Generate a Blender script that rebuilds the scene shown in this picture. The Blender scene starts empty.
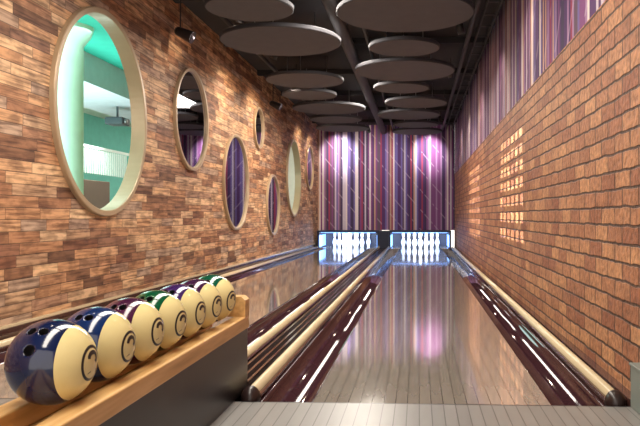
import bpy, bmesh, math, random
from mathutils import Vector, Matrix
random.seed(7)
sc=bpy.context.scene
COL=sc.collection
try:
    sc.view_settings.view_transform='Standard'
    sc.view_settings.look='None'
except Exception: pass

def lin(c):
    r=[]
    for v in c[:3]:
        v=v/255.0
        r.append(v/12.92 if v<=0.04045 else ((v+0.055)/1.055)**2.4)
    return (r[0],r[1],r[2],1.0)

# ---------------------------------------------------------------- node helpers
class NT:
    def __init__(s,name):
        s.m=bpy.data.materials.new(name); s.m.use_nodes=True
        s.t=s.m.node_tree; s.b=s.t.nodes['Principled BSDF']
    def n(s,typ,**k):
        nd=s.t.nodes.new(typ)
        for a,b in k.items(): setattr(nd,a,b)
        return nd
    def l(s,a,b): s.t.links.new(a,b)
    def math(s,op,a,b=None,c=None):
        nd=s.n('ShaderNodeMath',operation=op)
        for i,v in enumerate((a,b,c)):
            if v is None: continue
            if isinstance(v,(int,float)): nd.inputs[i].default_value=v
            else: s.l(v,nd.inputs[i])
        return nd.outputs[0]
    def obj(s):
        tc=s.n('ShaderNodeTexCoord'); sp=s.n('ShaderNodeSeparateXYZ'); s.l(tc.outputs['Object'],sp.inputs[0])
        return tc.outputs['Object'],sp.outputs[0],sp.outputs[1],sp.outputs[2]
    def comb(s,x,y,z=0.0):
        nd=s.n('ShaderNodeCombineXYZ')
        for i,v in enumerate((x,y,z)):
            if isinstance(v,(int,float)): nd.inputs[i].default_value=v
            else: s.l(v,nd.inputs[i])
        return nd.outputs[0]
    def white(s,vec):
        nd=s.n('ShaderNodeTexWhiteNoise',noise_dimensions='3D'); s.l(vec,nd.inputs['Vector']); return nd.outputs['Value']
    def noise(s,vec,scale,detail=3):
        nd=s.n('ShaderNodeTexNoise'); nd.inputs['Scale'].default_value=scale; nd.inputs['Detail'].default_value=detail
        s.l(vec,nd.inputs['Vector']); return nd.outputs['Fac']
    def ramp(s,fac,stops,const=False):
        nd=s.n('ShaderNodeValToRGB'); r=nd.color_ramp
        if const: r.interpolation='CONSTANT'
        while len(r.elements)<len(stops): r.elements.new(0.5)
        for i,(p,c) in enumerate(stops):
            r.elements[i].position=p; r.elements[i].color=lin(c)
        s.l(fac,nd.inputs[0]); return nd.outputs[0]
    def mix(s,fac,a,b,mode='MIX'):
        nd=s.n('ShaderNodeMix',data_type='RGBA',blend_type=mode)
        if isinstance(fac,(int,float)): nd.inputs[0].default_value=fac
        else: s.l(fac,nd.inputs[0])
        for i,v in ((6,a),(7,b)):
            if isinstance(v,tuple): nd.inputs[i].default_value=v
            else: s.l(v,nd.inputs[i])
        return nd.outputs[2]
    def bump(s,h,strength=0.5,dist=0.01):
        nd=s.n('ShaderNodeBump'); nd.inputs['Strength'].default_value=strength; nd.inputs['Distance'].default_value=dist
        s.l(h,nd.inputs['Height']); s.l(nd.outputs[0],s.b.inputs['Normal'])
    def base(s,c):
        if isinstance(c,tuple): s.b.inputs['Base Color'].default_value=c
        else: s.l(c,s.b.inputs['Base Color'])
    def set(s,rough=0.5,metal=0.0,spec=None,coat=None):
        s.b.inputs['Roughness'].default_value=rough; s.b.inputs['Metallic'].default_value=metal
        if spec is not None: s.b.inputs['Specular IOR Level'].default_value=spec
        if coat is not None: s.b.inputs['Coat Weight'].default_value=coat; s.b.inputs['Coat Roughness'].default_value=0.05
        return s.m

def plain(name,c,rough=0.5,metal=0.0,spec=None,coat=None,var=0.12,scale=6.0,emit=None,es=0.0):
    t=NT(name); o,x,y,z=t.obj()
    f=t.noise(o,scale)
    a=lin(c); lo=tuple(v*(1-var) for v in a[:3])+(1,); hi=tuple(min(1,v*(1+var)) for v in a[:3])+(1,)
    t.base(t.mix(f,lo,hi))
    if emit: 
        t.b.inputs['Emission Color'].default_value=lin(emit); t.b.inputs['Emission Strength'].default_value=es
    return t.set(rough,metal,spec,coat)

# ---------------------------------------------------------------- materials
def m_woodwall():
    t=NT('wood_block_cladding'); o,x,y,z=t.obj()
    h=0.080
    row=t.math('FLOOR',t.math('DIVIDE',z,h))
    r1=t.white(t.comb(row,3.3,1.7)); r2=t.white(t.comb(row,9.1,5.2))
    w=t.math('MULTIPLY_ADD',r1,0.30,0.32)
    yy=t.math('DIVIDE',t.math('MULTIPLY_ADD',r2,3.0,y),w)
    col=t.math('FLOOR',yy)
    idv=t.white(t.comb(row,col,0.5)); id2=t.white(t.comb(row,col,8.5))
    c=t.ramp(idv,[(0.0,(124,88,66)),(0.12,(184,134,98)),(0.28,(214,164,120)),(0.44,(238,200,156)),(0.57,(180,152,132)),(0.66,(202,148,108)),(0.78,(244,210,168)),(0.88,(146,96,70)),(0.95,(196,168,144))])
    g=t.noise(t.comb(0.0,t.math('MULTIPLY',y,2.6),t.math('ADD',t.math('MULTIPLY',z,42.0),t.math('MULTIPLY',id2,50.0))),1.0,5)
    g2=t.noise(t.comb(0.0,t.math('MULTIPLY',y,6.0),t.math('MULTIPLY',z,14.0)),1.0,6)
    gc=t.ramp(g,[(0.36,(128,102,86)),(0.56,(255,250,245))])
    c=t.mix(0.75,c,gc,'MULTIPLY')
    c=t.mix(0.45,c,t.ramp(g2,[(0.40,(130,104,92)),(0.54,(255,252,250))]),'MULTIPLY')
    fz=t.math('FRACT',t.math('DIVIDE',z,h)); fy=t.math('FRACT',yy)
    jz=t.math('LESS_THAN',fz,0.07); jy=t.math('LESS_THAN',fy,0.012)
    j=t.math('MAXIMUM',jz,jy)
    c=t.mix(t.math('MULTIPLY',j,0.7),c,lin((58,40,30)))
    t.base(c)
    hh=t.math('MULTIPLY_ADD',id2,1.0,t.math('MULTIPLY',g,0.3))
    hh=t.math('SUBTRACT',hh,t.math('MULTIPLY',j,0.8))
    t.bump(hh,0.5,0.012)
    return t.set(0.6)
def m_brick():
    t=NT('brick_masonry'); o,x,y,z=t.obj()
    v=t.comb(y,z,0.0)
    nz=t.n('ShaderNodeTexNoise'); nz.inputs['Scale'].default_value=9.0; t.l(v,nz.inputs['Vector'])
    vm=t.n('ShaderNodeVectorMath',operation='MULTIPLY_ADD'); t.l(nz.outputs['Color'],vm.inputs[0]); vm.inputs[1].default_value=(0.022,0.022,0); t.l(v,vm.inputs[2])
    b=t.n('ShaderNodeTexBrick'); t.l(vm.outputs[0],b.inputs['Vector'])
    b.inputs['Scale'].default_value=1.0; b.inputs['Brick Width'].default_value=0.25; b.inputs['Row Height'].default_value=0.088
    b.inputs['Mortar Size'].default_value=0.008; b.inputs['Mortar Smooth'].default_value=0.5; b.inputs['Bias'].default_value=0.0
    b.inputs['Color1'].default_value=lin((214,156,110)); b.inputs['Color2'].default_value=lin((164,102,72)); b.inputs['Mortar'].default_value=lin((96,68,54))
    f=t.noise(o,30.0,5); f2=t.noise(o,5.0,3)
    c=t.mix(0.7,b.outputs['Color'],t.ramp(f,[(0.3,(140,128,122)),(0.65,(255,252,248))]),'MULTIPLY')
    c=t.mix(0.4,c,t.ramp(f2,[(0.35,(190,170,165)),(0.6,(255,255,255))]),'MULTIPLY')
    t.base(c)
    t.bump(t.math('ADD',t.math('MULTIPLY',b.outputs['Fac'],-1.0),t.math('MULTIPLY',f,0.6)),0.9,0.014)
    return t.set(0.6)
def m_stripes(axis,name,wd=0.035,seed=4.4):
    t=NT(name); o,x,y,z=t.obj()
    a=x if axis=='x' else y
    k2=t.math('FLOOR',t.math('DIVIDE',a,wd))
    idv=t.white(t.comb(k2,seed,1.1))
    c=t.ramp(idv,[(0.0,(82,46,98)),(0.15,(196,184,196)),(0.26,(126,70,122)),(0.40,(66,50,84)),(0.49,(158,120,158)),(0.60,(110,94,152)),(0.69,(220,206,202)),(0.79,(150,54,82)),(0.86,(98,74,92)),(0.94,(190,148,126))],True)
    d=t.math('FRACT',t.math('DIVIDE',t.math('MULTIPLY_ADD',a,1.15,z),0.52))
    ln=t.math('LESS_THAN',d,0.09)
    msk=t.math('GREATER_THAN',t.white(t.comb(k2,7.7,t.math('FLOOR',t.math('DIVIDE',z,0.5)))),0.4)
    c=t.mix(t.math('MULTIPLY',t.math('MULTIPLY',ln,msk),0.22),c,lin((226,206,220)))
    t.base(c)
    return t.set(0.75)
def m_lane(name,c,rough,spec,joint=0.45):
    t=NT(name); o,x,y,z=t.obj()
    w=0.0525
    xs=t.math('ADD',x,0.47)
    k=t.math('FLOOR',t.math('DIVIDE',xs,w)); fx=t.math('FRACT',t.math('DIVIDE',xs,w))
    idv=t.white(t.comb(k,1.0,1.0))
    a=lin(c); lo=tuple(v*0.94 for v in a[:3])+(1,); hi=tuple(v*1.06 for v in a[:3])+(1,)
    cc=t.mix(idv,lo,hi)
    g=t.noise(t.comb(t.math('MULTIPLY',x,20.0),t.math('MULTIPLY',y,3.0),0.0),1.0,3)
    cc=t.mix(0.2,cc,t.ramp(g,[(0.3,(190,186,182)),(0.65,(255,255,255))]),'MULTIPLY')
    j=t.math('LESS_THAN',fx,0.08)
    cc=t.mix(t.math('MULTIPLY',j,joint),cc,lin((48,44,42)))
    t.base(cc)
    return t.set(rough,0,spec)
M={}
M['woodwall']=m_woodwall(); M['brick']=m_brick()
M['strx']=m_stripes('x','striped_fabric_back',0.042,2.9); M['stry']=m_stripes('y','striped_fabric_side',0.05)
M['lane']=m_lane('lane_boards',(150,142,132),0.07,1.0,0.6)
M['lane'].node_tree.nodes['Principled BSDF'].inputs['Coat Weight'].default_value=0.6
M['lane'].node_tree.nodes['Principled BSDF'].inputs['Coat Roughness'].default_value=0.05
M['approach']=m_lane('approach_boards',(134,133,130),0.35,0.5,0.7)
M['gutter']=plain('gutter_plastic',(62,36,42),0.08,0,1.0)
M['cap']=plain('cap_cream',(218,200,164),0.2,0,0.6)
M['capdark']=plain('cap_end_rubber',(42,29,28),0.3)
M['track']=plain('track_walnut',(72,46,42),0.15,0,0.8)
M['black']=plain('black_laminate',(40,38,40),0.35)
M['sub']=plain('subfloor',(26,22,22),0.8)
M['ceil']=plain('ceiling_dark',(50,48,50),0.8)
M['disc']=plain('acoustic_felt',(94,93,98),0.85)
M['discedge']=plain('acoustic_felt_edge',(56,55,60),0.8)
M['pipe']=plain('duct_paint',(58,56,57),0.6)
M['steel']=plain('brushed_steel',(150,150,150),0.35,0.9)
M['frame']=plain('frame_sand',(184,162,132),0.35,0.2)
M['mirror']=plain('mirror_glass',(200,200,206),0.02,1.0,var=0.01)
M['pitblack']=plain('pit_black',(26,34,58),0.5)
M['pitblue']=plain('pit_light_panel',(120,170,255),0.4,emit=(120,170,255),es=2.4)
M['pin']=plain('pin_white',(246,248,250),0.25,var=0.02)
M['pinred']=plain('pin_stripe',(190,40,40),0.3)
M['teal']=plain('plaster_teal_lit_tint',(120,206,192),0.8)  # lounge's teal light put into the wall colour
M['tealdeep']=plain('ceiling_teal_lit_tint',(50,186,164),0.8)  # saturated teal lighting carried by the ceiling colour, lamps kept near neutral
M['colm']=plain('column_teal_lit_tint',(196,236,218),0.6)  # pale column with the teal light mixed into its colour
M['white']=plain('cream_plaster',(225,228,215),0.8)
M['lav']=plain('soffit_plaster',(206,206,214),0.8)
M['projector']=plain('projector_plastic',(70,74,80),0.4)
M['bulb']=plain('lamp_lens',(255,220,170),0.3,emit=(255,225,185),es=14.0)
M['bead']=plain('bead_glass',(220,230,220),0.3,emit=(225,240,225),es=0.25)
M['grey']=plain('grey_cabinet',(120,126,120),0.5)
M['brownpanel']=plain('brown_panel',(110,86,64),0.5)
t=NT('oak_wood'); o,x,y,z=t.obj()
g=t.noise(t.comb(t.math('MULTIPLY',x,40.0),t.math('MULTIPLY',y,2.5),t.math('MULTIPLY',z,40.0)),1.0,4)
t.base(t.ramp(g,[(0.25,(180,136,82)),(0.5,(210,166,106)),(0.7,(226,186,128))])); M['oak']=t.set(0.35)

# ---------------------------------------------------------------- mesh helpers
def mk(name,verts,faces,mats,mi=None,smooth=False,parent=None):
    me=bpy.data.meshes.new(name); me.from_pydata(verts,[],faces)
    for m in (mats if isinstance(mats,(list,tuple)) else [mats]): me.materials.append(m)
    if mi: 
        for p,i in zip(me.polygons,mi): p.material_index=i
    if smooth:
        for p in me.polygons: p.use_smooth=True
    bm=bmesh.new(); bm.from_mesh(me); bmesh.ops.recalc_face_normals(bm,faces=bm.faces); bm.to_mesh(me); bm.free()
    ob=bpy.data.objects.new(name,me); COL.objects.link(ob)
    if parent: ob.parent=parent
    return ob
def empty(name,loc=(0,0,0)):
    e=bpy.data.objects.new(name,None); e.location=loc; COL.objects.link(e); e.empty_display_size=0.1; return e
def box(name,a,b,mat,parent=None,bev=0.0):
    x0,y0,z0=a;x1,y1,z1=b
    v=[(x0,y0,z0),(x1,y0,z0),(x1,y1,z0),(x0,y1,z0),(x0,y0,z1),(x1,y0,z1),(x1,y1,z1),(x0,y1,z1)]
    f=[(0,1,2,3),(4,5,6,7),(0,1,5,4),(1,2,6,5),(2,3,7,6),(3,0,4,7)]
    ob=mk(name,v,f,mat,parent=parent)
    if bev>0:
        md=ob.modifiers.new('b','BEVEL'); md.width=bev; md.segments=3
    return ob
def extr(name,prof,y0,y1,mat,parent=None,smooth=False,closed=True):
    n=len(prof)
    v=[(p[0],y0,p[1]) for p in prof]+[(p[0],y1,p[1]) for p in prof]
    f=[(i,(i+1)%n,n+(i+1)%n,n+i) for i in range(n if closed else n-1)]
    if closed: f+= [tuple(range(n)),tuple(range(n,2*n))]
    ob=mk(name,v,f,mat,parent=parent)
    if smooth:
        for i,p in enumerate(ob.data.polygons):
            if len(p.vertices)==4: p.use_smooth=True
    return ob
def lathe(prof,seg,origin=(0,0,0),axis='z'):
    v=[];f=[];n=len(prof)
    for s in range(seg):
        a=2*math.pi*s/seg
        for r,h in prof:
            if axis=='z': p=(r*math.cos(a),r*math.sin(a),h)
            else: p=(h,r*math.cos(a),r*math.sin(a))
            v.append((p[0]+origin[0],p[1]+origin[1],p[2]+origin[2]))
    for s in range(seg):
        t2=(s+1)%seg
        for i in range(n-1):
            f.append((s*n+i,s*n+i+1,t2*n+i+1,t2*n+i))
    return v,f
def join(dst,v,f,i,mi):
    o=len(dst[0]); dst[0].extend(v); dst[1].extend([tuple(k+o for k in q) for q in f]); dst[2].extend([mi]*len(f) if i is None else i)
def boxd(d,a,b):
    x0,y0,z0=a;x1,y1,z1=b
    join(d,[(x0,y0,z0),(x1,y0,z0),(x1,y1,z0),(x0,y1,z0),(x0,y0,z1),(x1,y0,z1),(x1,y1,z1),(x0,y1,z1)],[(0,1,2,3),(4,5,6,7),(0,1,5,4),(1,2,6,5),(2,3,7,6),(3,0,4,7)],None,0)

XL,XR,YB,ZC=-2.68,0.965,18.6,3.25
FOUL=3.09; END=17.9; WT=0.10

# ---------------------------------------------------------------- shell
def wall_left():
    w=box('wall_left',(XL-WT,-1.5,-0.12),(XL,YB+0.2,ZC+0.15),M['woodwall'])
    w.data.materials.append(M['frame'])
    cut=[]
    for (y,z,r) in ((5.84,1.70,0.85),(14.9,1.64,0.80)):
        v,f=lathe([(0,-0.4),(r,-0.4),(r,0.4),(0,0.4)],96,(XL-0.1,y,z),'x')
        c=mk('c',v,f,M['frame']); bm=bmesh.new(); bm.from_mesh(c.data); bmesh.ops.remove_doubles(bm,verts=bm.verts,dist=1e-5); bmesh.ops.recalc_face_normals(bm,faces=bm.faces); bm.to_mesh(c.data); bm.free()
        md=w.modifiers.new('x','BOOLEAN'); md.object=c; md.operation='DIFFERENCE'; md.solver='EXACT'; cut.append(c)
    bpy.context.view_layer.update()
    dg=bpy.context.evaluated_depsgraph_get()
    me=bpy.data.meshes.new_from_object(w.evaluated_get(dg))
    w.modifiers.clear(); w.data=me
    for c in cut: bpy.data.objects.remove(c)
wall_left()
wr=empty('wall_right')
box('brick_lower',(XR,-1.5,-0.12),(XR+0.2,YB+0.2,1.94),M['brick'],wr)
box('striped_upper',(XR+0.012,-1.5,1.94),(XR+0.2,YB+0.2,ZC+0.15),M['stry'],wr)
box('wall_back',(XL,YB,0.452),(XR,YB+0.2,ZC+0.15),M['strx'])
box('ceiling',(XL,-1.5,ZC),(XR,YB,ZC+0.15),M['ceil'])
fl=empty('floor')
box('subfloor',(XL,-1.5,-0.30),(XR,YB+1.6,-0.12),M['sub'],fl)
box('approach',(XL,-1.5,-0.12),(XR,FOUL-0.012,0.0),M['approach'],fl)
box('foul_line',(XL,FOUL-0.012,-0.12),(XR,FOUL,0.0),M['black'],fl)

# ---------------------------------------------------------------- lanes
def gutter(par,x0,x1,y0,name):
    w=x1-x0; pts=[]
    n=14
    for i in range(n+1):
        a=math.pi*i/n
        pts.append((x0+w/2-(w/2-0.012)*math.cos(a),-0.008-0.085*math.sin(a)))
    prof=[(x0,-0.005)]+pts+[(x1,-0.005),(x1,-0.119),(x0,-0.119)]
    extr(name,prof,y0,END-0.001,M['gutter'],par,True)
def cap(x0,x1,y0,h=0.05):
    par=empty('gutter_cap_rail')
    cx=(x0+x1)/2; r=(x1-x0)/2; ri=r*0.60
    extr('rail_base',[(x0+0.002,-0.118),(x0+0.002,0.012),(x0+0.008,0.018),(x1-0.008,0.018),(x1-0.002,0.012),(x1-0.002,-0.118)],y0+0.05,END-0.001,M['track'],par)
    prof=[(cx-ri,0.0181)]
    n=12
    for i in range(n+1):
        a=math.pi-math.pi*i/n
        prof.append((cx+ri*math.cos(a),0.020+(h-0.020)*math.sin(a)))
    prof+=[(cx+ri,0.0181)]
    extr('rail_cap',prof,y0+0.05,END-0.001,M['cap'],par,True)
    v=[];f=[];m=6;k=13
    for j in range(m+1):
        b=math.pi/2*j/m; s=max(math.cos(b),0.02)
        for i in range(k):
            a=math.pi-math.pi*i/(k-1)
            v.append((cx+1.05*r*math.cos(a)*s,y0+0.05-0.05*math.sin(b),0.004+(h+0.006)*math.sin(a)*s))
        v.append((cx+r*1.05*s,y0+0.05-0.05*math.sin(b),-0.05)); v.append((cx-r*1.05*s,y0+0.05-0.05*math.sin(b),-0.05))
    q=k+2
    for j in range(m):
        for i in range(q): f.append((j*q+i,j*q+(i+1)%q,(j+1)*q+(i+1)%q,(j+1)*q+i))
    mk('rail_nose',v,f,M['capdark'],smooth=True,parent=par)
for nm,cx,gw in (('r',0.055,0.24),('l',-1.80,0.225)):
    L=empty('bowling_lane')
    box('boards',(cx-0.525,FOUL,-0.11),(cx+0.525,END-0.001,0.0),M['lane'],L)
    gutter(L,cx-0.525-gw,cx-0.5251,FOUL,'gutter_a'); gutter(L,cx+0.5251,cx+0.525+gw,FOUL,'gutter_b')
cap(0.825,0.913,FOUL)
cap(-0.80,-0.714,FOUL)
cap(-1.046,-0.962,FOUL+0.33)
cap(-2.645,-2.557,FOUL)
box('trim_1',(0.917,FOUL,-0.11),(XR-0.001,END,0.03),M['track'])
R=empty('ball_return_track')
box('track_bed',(-0.958,FOUL+0.3,-0.11),(-0.804,END-0.001,-0.02),M['capdark'],R)
for xx in (-0.945,-0.895,-0.85):
    box('track_rail',(xx,FOUL+0.32,-0.02),(xx+0.014,END-0.001,0.012),M['track'],R)
box('baseboard_left',(XL+0.001,FOUL,-0.1),(XL+0.032,END,0.10),M['track'])
box('trim_2',(XL+0.001,FOUL,0.101),(XL+0.02,END,0.118),M['cap'])

# ---------------------------------------------------------------- pin decks
def pinprof():
    P=[(0,0),(1.01,0),(1.14,0.25),(1.41,2.25),(1.79,3.38),(1.95,4.5),(1.79,5.88),(1.40,7.25),(0.98,8.6),(0.90,9.38),(0.935,10.0),(0.98,10.9),(1.14,12.0),(1.25,12.9),(1.27,13.5),(1.20,14.1),(0.9,14.7),(0.5,14.95),(0,15.0)]
    k=0.38/15*1.0
    return [(r*k*1.25,h*k) for r,h in P]
def pinset(cx,P):
    d=([],[],[])
    pr=pinprof()
    for r in range(4):
        for i in range(r+1):
            v,f=lathe(pr,20,(cx+(i-r/2)*0.3048,END+0.18+r*0.264,0.001))
            mi=[1 if (k%(len(pr)-1)) in (9,) else 0 for k in range(len(f))]
            join(d,v,f,mi,0)
    mk('bowling_pins',d[0],d[1],[M['pin'],M['pinred']],d[2],smooth=True,parent=P)
for cx in (0.04,-1.80):
    P=empty('pinsetter_masking_unit')
    x0,x1=cx-0.80,cx+0.80
    y0=END; y1=END+1.35; top=0.45
    x1=min(x1,XR-0.02)
    box('side_a',(x0,y0,-0.11),(x0+0.05,y1,top),M['pitblack'],P)
    box('side_b',(x1-0.05,y0,-0.11),(x1,y1,top),M['pitblack'],P)
    box('top_panel',(x0+0.05,y0,top-0.04),(x1-0.05,y1,top),M['pitblack'],P)
    box('pin_deck',(x0+0.05,y0,-0.11),(x1-0.05,y1-0.04,0.0),M['lane'],P)
    box('pit_curtain',(x0+0.05,y1-0.04,-0.11),(x1-0.05,y1,top-0.041),M['pitblack'],P)
    box('light_strip_a',(x0+0.051,y0+0.02,0.03),(x0+0.06,y1-0.1,0.33),M['pitblue'],P)
    box('light_strip_b',(x1-0.06,y0+0.02,0.03),(x1-0.051,y1-0.1,0.33),M['pitblue'],P)
    box('glow_tube',(x0+0.1,y0+0.02,top-0.058),(x1-0.1,y0+0.05,top-0.041),M['pitblue'],P)
    pinset(cx+ (0.015 if cx>0 else 0),P)
    ld=bpy.data.lights.new('pit_lamp','AREA'); ld.shape='RECTANGLE'; ld.size=1.2; ld.size_y=0.12; ld.energy=75; ld.color=(0.75,0.86,1.0)
    lo=bpy.data.objects.new('pit_lamp',ld); lo.location=(cx,END+0.09,0.385); lo.rotation_euler=(math.radians(50),0,0); COL.objects.link(lo); lo.parent=P
box('pit_divider',(-0.998,END,-0.11),(-0.762,END+0.65,0.44),M['pitblack'])

# ---------------------------------------------------------------- round windows / mirrors
def ring(par,y,z,R,w,x0,x1):
    prof=[(R-w,x0),(R-w,x1-0.006),(R-w+0.006,x1),(R-0.006,x1),(R,x1-0.006),(R,x0),(R-w,x0)]
    v,f=lathe(prof,96,(0,y,z),'x')
    mk('frame',v,f,M['frame'],smooth=False,parent=par)
for (y,z,d) in ((5.84,1.70,1.75),(14.9,1.64,1.66)):
    W=empty('window_1' if y<10 else 'window_2')
    ring(W,y,z,d/2,0.05,XL-WT,XL+0.04)
for (y,z,d) in ((8.13,1.96,1.20),(10.15,1.32,1.40),(11.6,2.30,0.70),(12.76,1.03,1.12),(17.1,2.02,1.1)):
    W=empty('round_wall_mirror')
    ring(W,y,z,d/2,0.04,XL+0.001,XL+0.04)
    v,f=lathe([(0,XL+0.012),(d/2-0.041,XL+0.012)],72,(0,y,z),'x')
    mk('glass',v,f,M['mirror'],parent=W)

# ---------------------------------------------------------------- neighbouring lounge seen through window
X2=-8.0; xa=XL-WT
box('floor_lounge',(X2,2.0,-0.2),(xa,24.0,0.0),M['brownpanel'])
cl=empty('ceiling_lounge')
box('teal_lit_bay',(X2,2.0,3.3),(xa,12.5,3.45),M['tealdeep'],cl)  # bay tinted to stand in for teal light
box('white_bay',(X2,12.5,3.3),(xa,24.0,3.45),M['white'],cl)
box('wall_lounge_far',(X2-0.15,2.0,-0.2),(X2,24.0,3.45),M['teal'])
box('wall_lounge_end',(X2,24.0,-0.2),(xa,24.15,3.45),M['white'])
v,f=lathe([(0.25,0.0),(0.21,0.04),(0.21,3.05),(0.30,3.18),(0.34,3.299)],48,(-4.6,8.95,0.0))
mk('round_column',v,f,M['colm'],smooth=True)
box('ceiling_soffit',(-6.2,9.8,2.85),(-5.0,23.9,3.299),M['lav'])
box('ceiling_soffit',(-7.9,13.0,2.55),(-6.6,13.4,3.299),M['lav'])
d=([],[],[])
for i in range(44):
    yy=12.2+i*0.11
    v,f=lathe([(0,1.75),(0.02,1.77),(0.022,2.3),(0,2.32)],8,(-7.2,yy,0)); join(d,v,f,None,0)
boxd(d,(-7.23,12.1,2.32),(-7.17,17.1,2.38))
mk('bead_curtain',d[0],d[1],M['bead'],smooth=False)
box('wood_sideboard',(-7.6,13.6,0.0),(-7.0,15.6,1.6),M['brownpanel'],bev=0.02)
P=empty('ceiling_projector')
box('body',(-5.72,12.5,2.50),(-5.38,12.85,2.64),M['projector'],P,0.03)
mk('mount',*[*lathe([(0.02,2.64),(0.02,2.849)],12,(-5.55,12.68,0))],M['projector'],parent=P)
v,f=lathe([(0,-5.385),(0.045,-5.385),(0.045,-5.35),(0.03,-5.34),(0,-5.34)],20,(0,12.62,2.57),'x'); mk('lens',v,f,M['steel'],parent=P)

# ---------------------------------------------------------------- ceiling discs
ZD=2.85
DS=[(-.13,7.03,.69),(-1.65,6.79,.43),(-1.60,8.1,.70),(-.17,8.47,.43),(-.19,9.82,.70),(-1.70,10.43,.58),(-.27,11.13,.44),(-1.83,11.7,.46),(-.04,12.6,.56),(-1.69,13.2,.69),(-.19,14.1,.63),(-1.74,14.7,.55),(-1.75,16.2,.62),(-.05,15.6,.5),(-.03,16.9,.6),(-1.7,5.2,.62),(0.1,5.0,.45)]
for i,(x,y,r) in enumerate(DS):
    D=empty('ceiling_acoustic_disc',(x,y,ZD))
    zt=0.05
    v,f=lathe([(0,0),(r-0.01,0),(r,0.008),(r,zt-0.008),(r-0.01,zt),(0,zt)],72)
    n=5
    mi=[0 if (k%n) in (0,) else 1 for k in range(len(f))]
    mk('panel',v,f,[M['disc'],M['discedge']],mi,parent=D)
    for a in (0.5,2.6,4.7):
        v,f=lathe([(0.006,zt),(0.006,ZC-ZD)],8,(r*0.6*math.cos(a),r*0.6*math.sin(a),0)); mk('hanger',v,f,M['steel'],parent=D)
def pipe(name,x,z,r,y0=-1.4,y1=YB-0.05,mat=None):
    n=20
    prof=[(x+r*math.cos(2*math.pi*i/n),z+r*math.sin(2*math.pi*i/n)) for i in range(n)]
    return extr(name,prof,y0,y1,mat or M['pipe'],smooth=True)
pipe('air_duct',-0.92,3.07,0.08)
pipe('sprinkler_pipe',-0.66,3.12,0.025)
pipe('sprinkler_pipe',0.64,3.12,0.03)
pipe('sprinkler_pipe',-2.25,3.12,0.03)
T=empty('ceiling_cable_tray')
for xx in (0.73,0.87): box('side',(xx,-1.4,3.08),(xx+0.012,YB-0.05,3.14),M['pipe'],T)
for k in range(40): box('rung',(0.742,-1.2+k*0.48,3.09),(0.87,-1.17+k*0.48,3.105),M['pipe'],T)
for k in range(10):
    for xx in (0.732,0.872): box('drop_rod',(xx,-1.0+k*2.0,3.14),(xx+0.008,-0.99+k*2.0,ZC),M['pipe'],T)
for k in range(9): box('ceiling_beam',(XL+0.01,1.5+k*2.0,3.17),(XR-0.01,1.6+k*2.0,3.249),M['ceil'])

# ---------------------------------------------------------------- lamps
def spot(loc,target,e,ang=70,blend=0.9,col=(1,0.81,0.62),size=0.05,gobo=None):
    L=empty('track_or_added_spot',loc)
    d=(Vector(target)-Vector(loc)).normalized()
    q=d.to_track_quat('-Z','Y')
    if gobo:  # added projector head, its plate shapes a lattice of light
        nx,ny,hx,hy=gobo
        v,f=lathe([(0.0,0.06),(0.03,0.06),(0.05,0.03),(0.068,-0.145)],32); can=mk('can',v,f,M['black'],smooth=True,parent=L); can.rotation_euler=q.to_euler()
        g=([],[],[]); D=-0.15; H=0.048
        cw=2*hx/nx; ch=2*hy/ny
        for i in range(nx+1):
            p=-hx+i*cw; b=cw*0.20
            boxd(g,(p-b,-hy,D),(p+b,hy,D+0.0004))
        for i in range(ny+1):
            p=-hy+i*ch; b=ch*0.20
            boxd(g,(-hx,p-b,D+0.0004),(hx,p+b,D+0.0008))
        for s in (-1,1):
            boxd(g,(min(s*hx,s*H),-H,D),(max(s*hx,s*H),H,D+0.002))
            boxd(g,(-hx,min(s*hy,s*H),D),(hx,max(s*hy,s*H),D+0.002))
        v,f=lathe([(0.047,D+0.001),(0.068,D+0.001)],32); join(g,v,f,None,0)
        pl=mk('added_lattice_gobo',g[0],g[1],M['black'],parent=L); pl.rotation_euler=q.to_euler()
    else:
        v,f=lathe([(0,0.10),(0.03,0.10),(0.042,0.08),(0.045,-0.03),(0.04,-0.03),(0.035,0.0)],24); can=mk('can',v,f,M['black'],smooth=True,parent=L); can.rotation_euler=q.to_euler()
        v,f=lathe([(0,-0.002),(0.034,-0.002)],20); le=mk('lens',v,f,M['bulb'],parent=L); le.rotation_euler=q.to_euler()
    v,f=lathe([(0.008,0.05),(0.008,ZC-loc[2])],8); mk('stem',v,f,M['black'],parent=L)
    ld=bpy.data.lights.new('lamp','SPOT'); ld.energy=e; ld.spot_size=math.radians(ang); ld.spot_blend=blend; ld.color=col; ld.shadow_soft_size=size
    lo=bpy.data.objects.new('lamp',ld); COL.objects.link(lo); lo.parent=L; lo.location=(0,0,0) if gobo else tuple(d*0.05); lo.rotation_euler=q.to_euler()
for y in (3.0,5.4,7.6,9.4,11.1,13.2,15.4,17.0):
    spot((-1.95 if y>5 else -1.6,y,2.98),(XL,y+0.3,1.3),92,130)
for y in (3.6,6.0,8.2,10.8,13.4,15.8):
    spot((0.50,y,2.98),(XR,y+0.3,0.9),34,125)
spot((-2.05,17.6,3.0),(-2.1,YB,2.5),190,62,col=(1,0.92,0.94))
spot((0.22,17.7,3.0),(0.26,YB,2.5),190,62,col=(1,0.92,0.94))
spot((-1.2,17.0,2.9),(-0.9,YB,1.6),120,120,col=(1,0.92,0.94))
spot((-2.55,7.4,2.80),(XR,7.4,1.15),2300,38,0.1,col=(1,0.95,0.86),size=0.0,gobo=(6,7,0.036,0.020))  # added lamp, throws the near light lattice onto the brick
spot((-2.55,12.2,2.80),(XR,12.2,1.10),1900,44,0.1,col=(1,0.95,0.86),size=0.0,gobo=(5,7,0.044,0.021))  # second added lamp, for the farther light lattice
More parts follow.
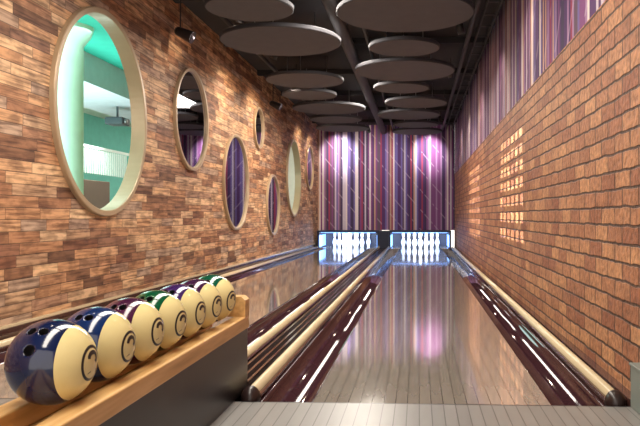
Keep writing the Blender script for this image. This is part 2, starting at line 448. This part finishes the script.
def area(name,loc,rot,sx,sy,e,col):
    ld=bpy.data.lights.new(name,'AREA'); ld.shape='RECTANGLE'; ld.size=sx; ld.size_y=sy; ld.energy=e; ld.color=col
    lo=bpy.data.objects.new(name,ld); lo.location=loc; lo.rotation_euler=rot; COL.objects.link(lo); return lo
for y,e in ((1.0,92),(4.2,104),(8,108),(12,145)):
    area('added_ambient_fill',(-0.9,y,2.95),(0,0,0),0.5,3.0,e,(1,0.91,0.80))  # area lights without a fixture, added between the discs for ambient brightness
area('lounge_light',(-5.5,7,3.25),(0,0,0),3,4,220,(0.84,1.0,0.97))
area('lounge_light',(-7.0,13,2.5),(0,0,0),1,5,140,(0.92,1.0,0.98))
area('lounge_light',(-5.0,19,3.2),(0,0,0),3,5,240,(1.0,1.0,0.88))
area('lounge_uplight',(-5.8,9,0.5),(math.pi,0,0),2.5,5,300,(0.72,1.0,0.95))

# ---------------------------------------------------------------- ball rack
B=empty('ball_return_rack')
YR=3.33
box('black_side_panel',(-0.835,0.4,0.0),(-0.82,YR,0.29),M['black'],B)
box('left_side_panel',(-1.045,0.4,0.0),(-1.03,YR,0.29),M['black'],B)
box('end_panel',(-1.03,YR-0.015,0.0),(-0.835,YR,0.29),M['black'],B)
box('tray_bottom',(-1.03,0.4,0.27),(-0.835,YR-0.016,0.29),M['oak'],B)
box('front_rail',(-0.872,0.4,0.291),(-0.812,YR+0.005,0.352),M['oak'],B,0.006)
box('rear_rail',(-1.05,0.4,0.291),(-0.99,YR+0.005,0.352),M['oak'],B,0.006)
prof=[(-1.05,0.353),(-1.05,0.43),(-1.03,0.447),(-0.832,0.447),(-0.812,0.43),(-0.812,0.353)]
extr('end_stop',prof,YR-0.075,YR+0.005,M['oak'],B)
def ballmat(i,c,axis):
    t=NT('ball_shell_%d'%i); o,x,y,z=t.obj()
    vn=t.n('ShaderNodeVectorMath',operation='NORMALIZE'); t.l(o,vn.inputs[0])
    dt=t.n('ShaderNodeVectorMath',operation='DOT_PRODUCT'); t.l(vn.outputs[0],dt.inputs[0]); dt.inputs[1].default_value=axis
    D=dt.outputs['Value']
    n=t.noise(o,14.0,5)
    a=lin(c); lo=tuple(v*0.55 for v in a[:3])+(1,); hi=tuple(min(1,v*1.7) for v in a[:3])+(1,)
    base=t.mix(n,lo,hi)
    cap_=t.math('GREATER_THAN',D,0.50)
    cc=t.mix(cap_,base,t.mix(n,lin((214,198,134)),lin((232,218,162))))
    t.base(cc); return t.set(0.12,0,0.5,0.3)
cols=[(18,28,62),(20,40,84),(64,24,54),(10,74,44),(54,30,84),(56,24,58),(12,76,54)]
Ys=[1.74,1.985,2.215,2.44,2.665,2.89,3.115]
for i,(c,y) in enumerate(zip(cols,Ys)):
    pos=Vector((-0.931,y,0.456)); R0=0.108
    view=(Vector((0,0,0.827))-pos).normalized()
    right=Vector((-view.y,view.x,0)).normalized()
    up=view.cross(right) if view.cross(right).z>0 else right.cross(view)
    ax=(right*0.86+view*0.46-up*0.08+up*random.uniform(-.06,.06)).normalized()
    bb=empty('bowling_ball',pos)
    bm=bmesh.new(); bmesh.ops.create_icosphere(bm,subdivisions=5,radius=R0); me=bpy.data.meshes.new('shell'); bm.to_mesh(me); bm.free()
    mat=ballmat(i,c,ax); me.materials.append(mat); me.materials.append(M['black'])
    for p in me.polygons: p.use_smooth=True
    ob=bpy.data.objects.new('shell',me); COL.objects.link(ob); ob.parent=bb
    hb=(view*0.70-right*0.36+up*0.55).normalized()
    s1=hb.cross(Vector((0,0,1))).normalized(); s2=s1.cross(hb)
    for (p,q,r) in ((0.016,0.02,0.0115),(-0.016,0.02,0.0115),(0.0,-0.036,0.014)):
        dd=(hb*R0+s1*p+s2*q).normalized()
        v,f=lathe([(0,-0.03),(r,-0.03),(r,0.03),(0,0.03)],20)
        cu=mk('cut',v,f,M['black']); b2=bmesh.new(); b2.from_mesh(cu.data); bmesh.ops.remove_doubles(b2,verts=b2.verts,dist=1e-6); bmesh.ops.recalc_face_normals(b2,faces=b2.faces); b2.to_mesh(cu.data); b2.free()
        cu.matrix_world=Matrix.Translation(pos+dd*R0)@dd.to_track_quat('Z','Y').to_matrix().to_4x4()
        md=ob.modifiers.new('h','BOOLEAN'); md.object=cu; md.operation='DIFFERENCE'; md.solver='EXACT'
        try: md.material_mode='TRANSFER'
        except Exception: pass
        cu.name='_cut'
    bpy.context.view_layer.update()
    dg=bpy.context.evaluated_depsgraph_get(); me2=bpy.data.meshes.new_from_object(ob.evaluated_get(dg)); ob.modifiers.clear(); ob.data=me2
    for cu in [o for o in bpy.data.objects if o.name.startswith('_cut')]: bpy.data.objects.remove(cu)
    e1=(right-ax*right.dot(ax)).normalized(); e2=ax.cross(e1); e2=e2 if e2.z>0 else -e2
    def strip(pts,wd,closed):
        vs=[];fs=[];n=len(pts)
        for k,(a,b) in enumerate(pts):
            pa=pts[(k-1)%n] if (closed or k>0) else pts[k]; pb=pts[(k+1)%n] if (closed or k<n-1) else pts[k]
            tx,ty=pb[0]-pa[0],pb[1]-pa[1]; l=math.hypot(tx,ty) or 1; nx,ny=-ty/l,tx/l
            for s in (-1,1):
                A=a+nx*wd*s; Bq=b+ny*wd*s
                vs.append(tuple((ax+e1*A+e2*Bq).normalized()*(R0+0.0006)))
        for k in range(n if closed else n-1):
            k2=(k+1)%n; fs.append((2*k,2*k+1,2*k2+1,2*k2))
        return vs,fs
    d=([],[],[])
    join(d,*strip([(0.42*math.cos(2*math.pi*k/48),0.42*math.sin(2*math.pi*k/48)) for k in range(48)],0.04,True),None,0)
    two=[(0.17*math.cos(a),0.13+0.13*math.sin(a)) for a in [math.pi*(1-k/12*1.25) for k in range(13)]]+[(-0.17,-0.22),(0.2,-0.22)]
    join(d,*strip(two,0.055,False),None,0)
    mk('logo',d[0],d[1],M['black'],parent=bb)

C=empty('wall_socket_cabinet')
box('body',(0.918,2.86,0.001),(XR-0.002,3.08,0.18),M['grey'],C,0.004)
box('lid',(0.912,2.855,0.181),(XR-0.002,3.085,0.192),M['grey'],C,0.003)

# ---------------------------------------------------------------- world + camera
w=bpy.data.worlds.new('World'); sc.world=w; w.use_nodes=True
w.node_tree.nodes['Background'].inputs[0].default_value=(1.0,0.91,0.82,1); w.node_tree.nodes['Background'].inputs[1].default_value=2.1
cd=bpy.data.cameras.new('camera'); cam=bpy.data.objects.new('camera',cd); COL.objects.link(cam)
cam.location=(0,0,0.827); cam.rotation_euler=(math.radians(90),0,math.radians(2.72))
cd.lens=700/640*36; cd.sensor_width=36; cd.shift_x=-65/640; cd.shift_y=3/640; cd.clip_start=0.02
sc.camera=cam
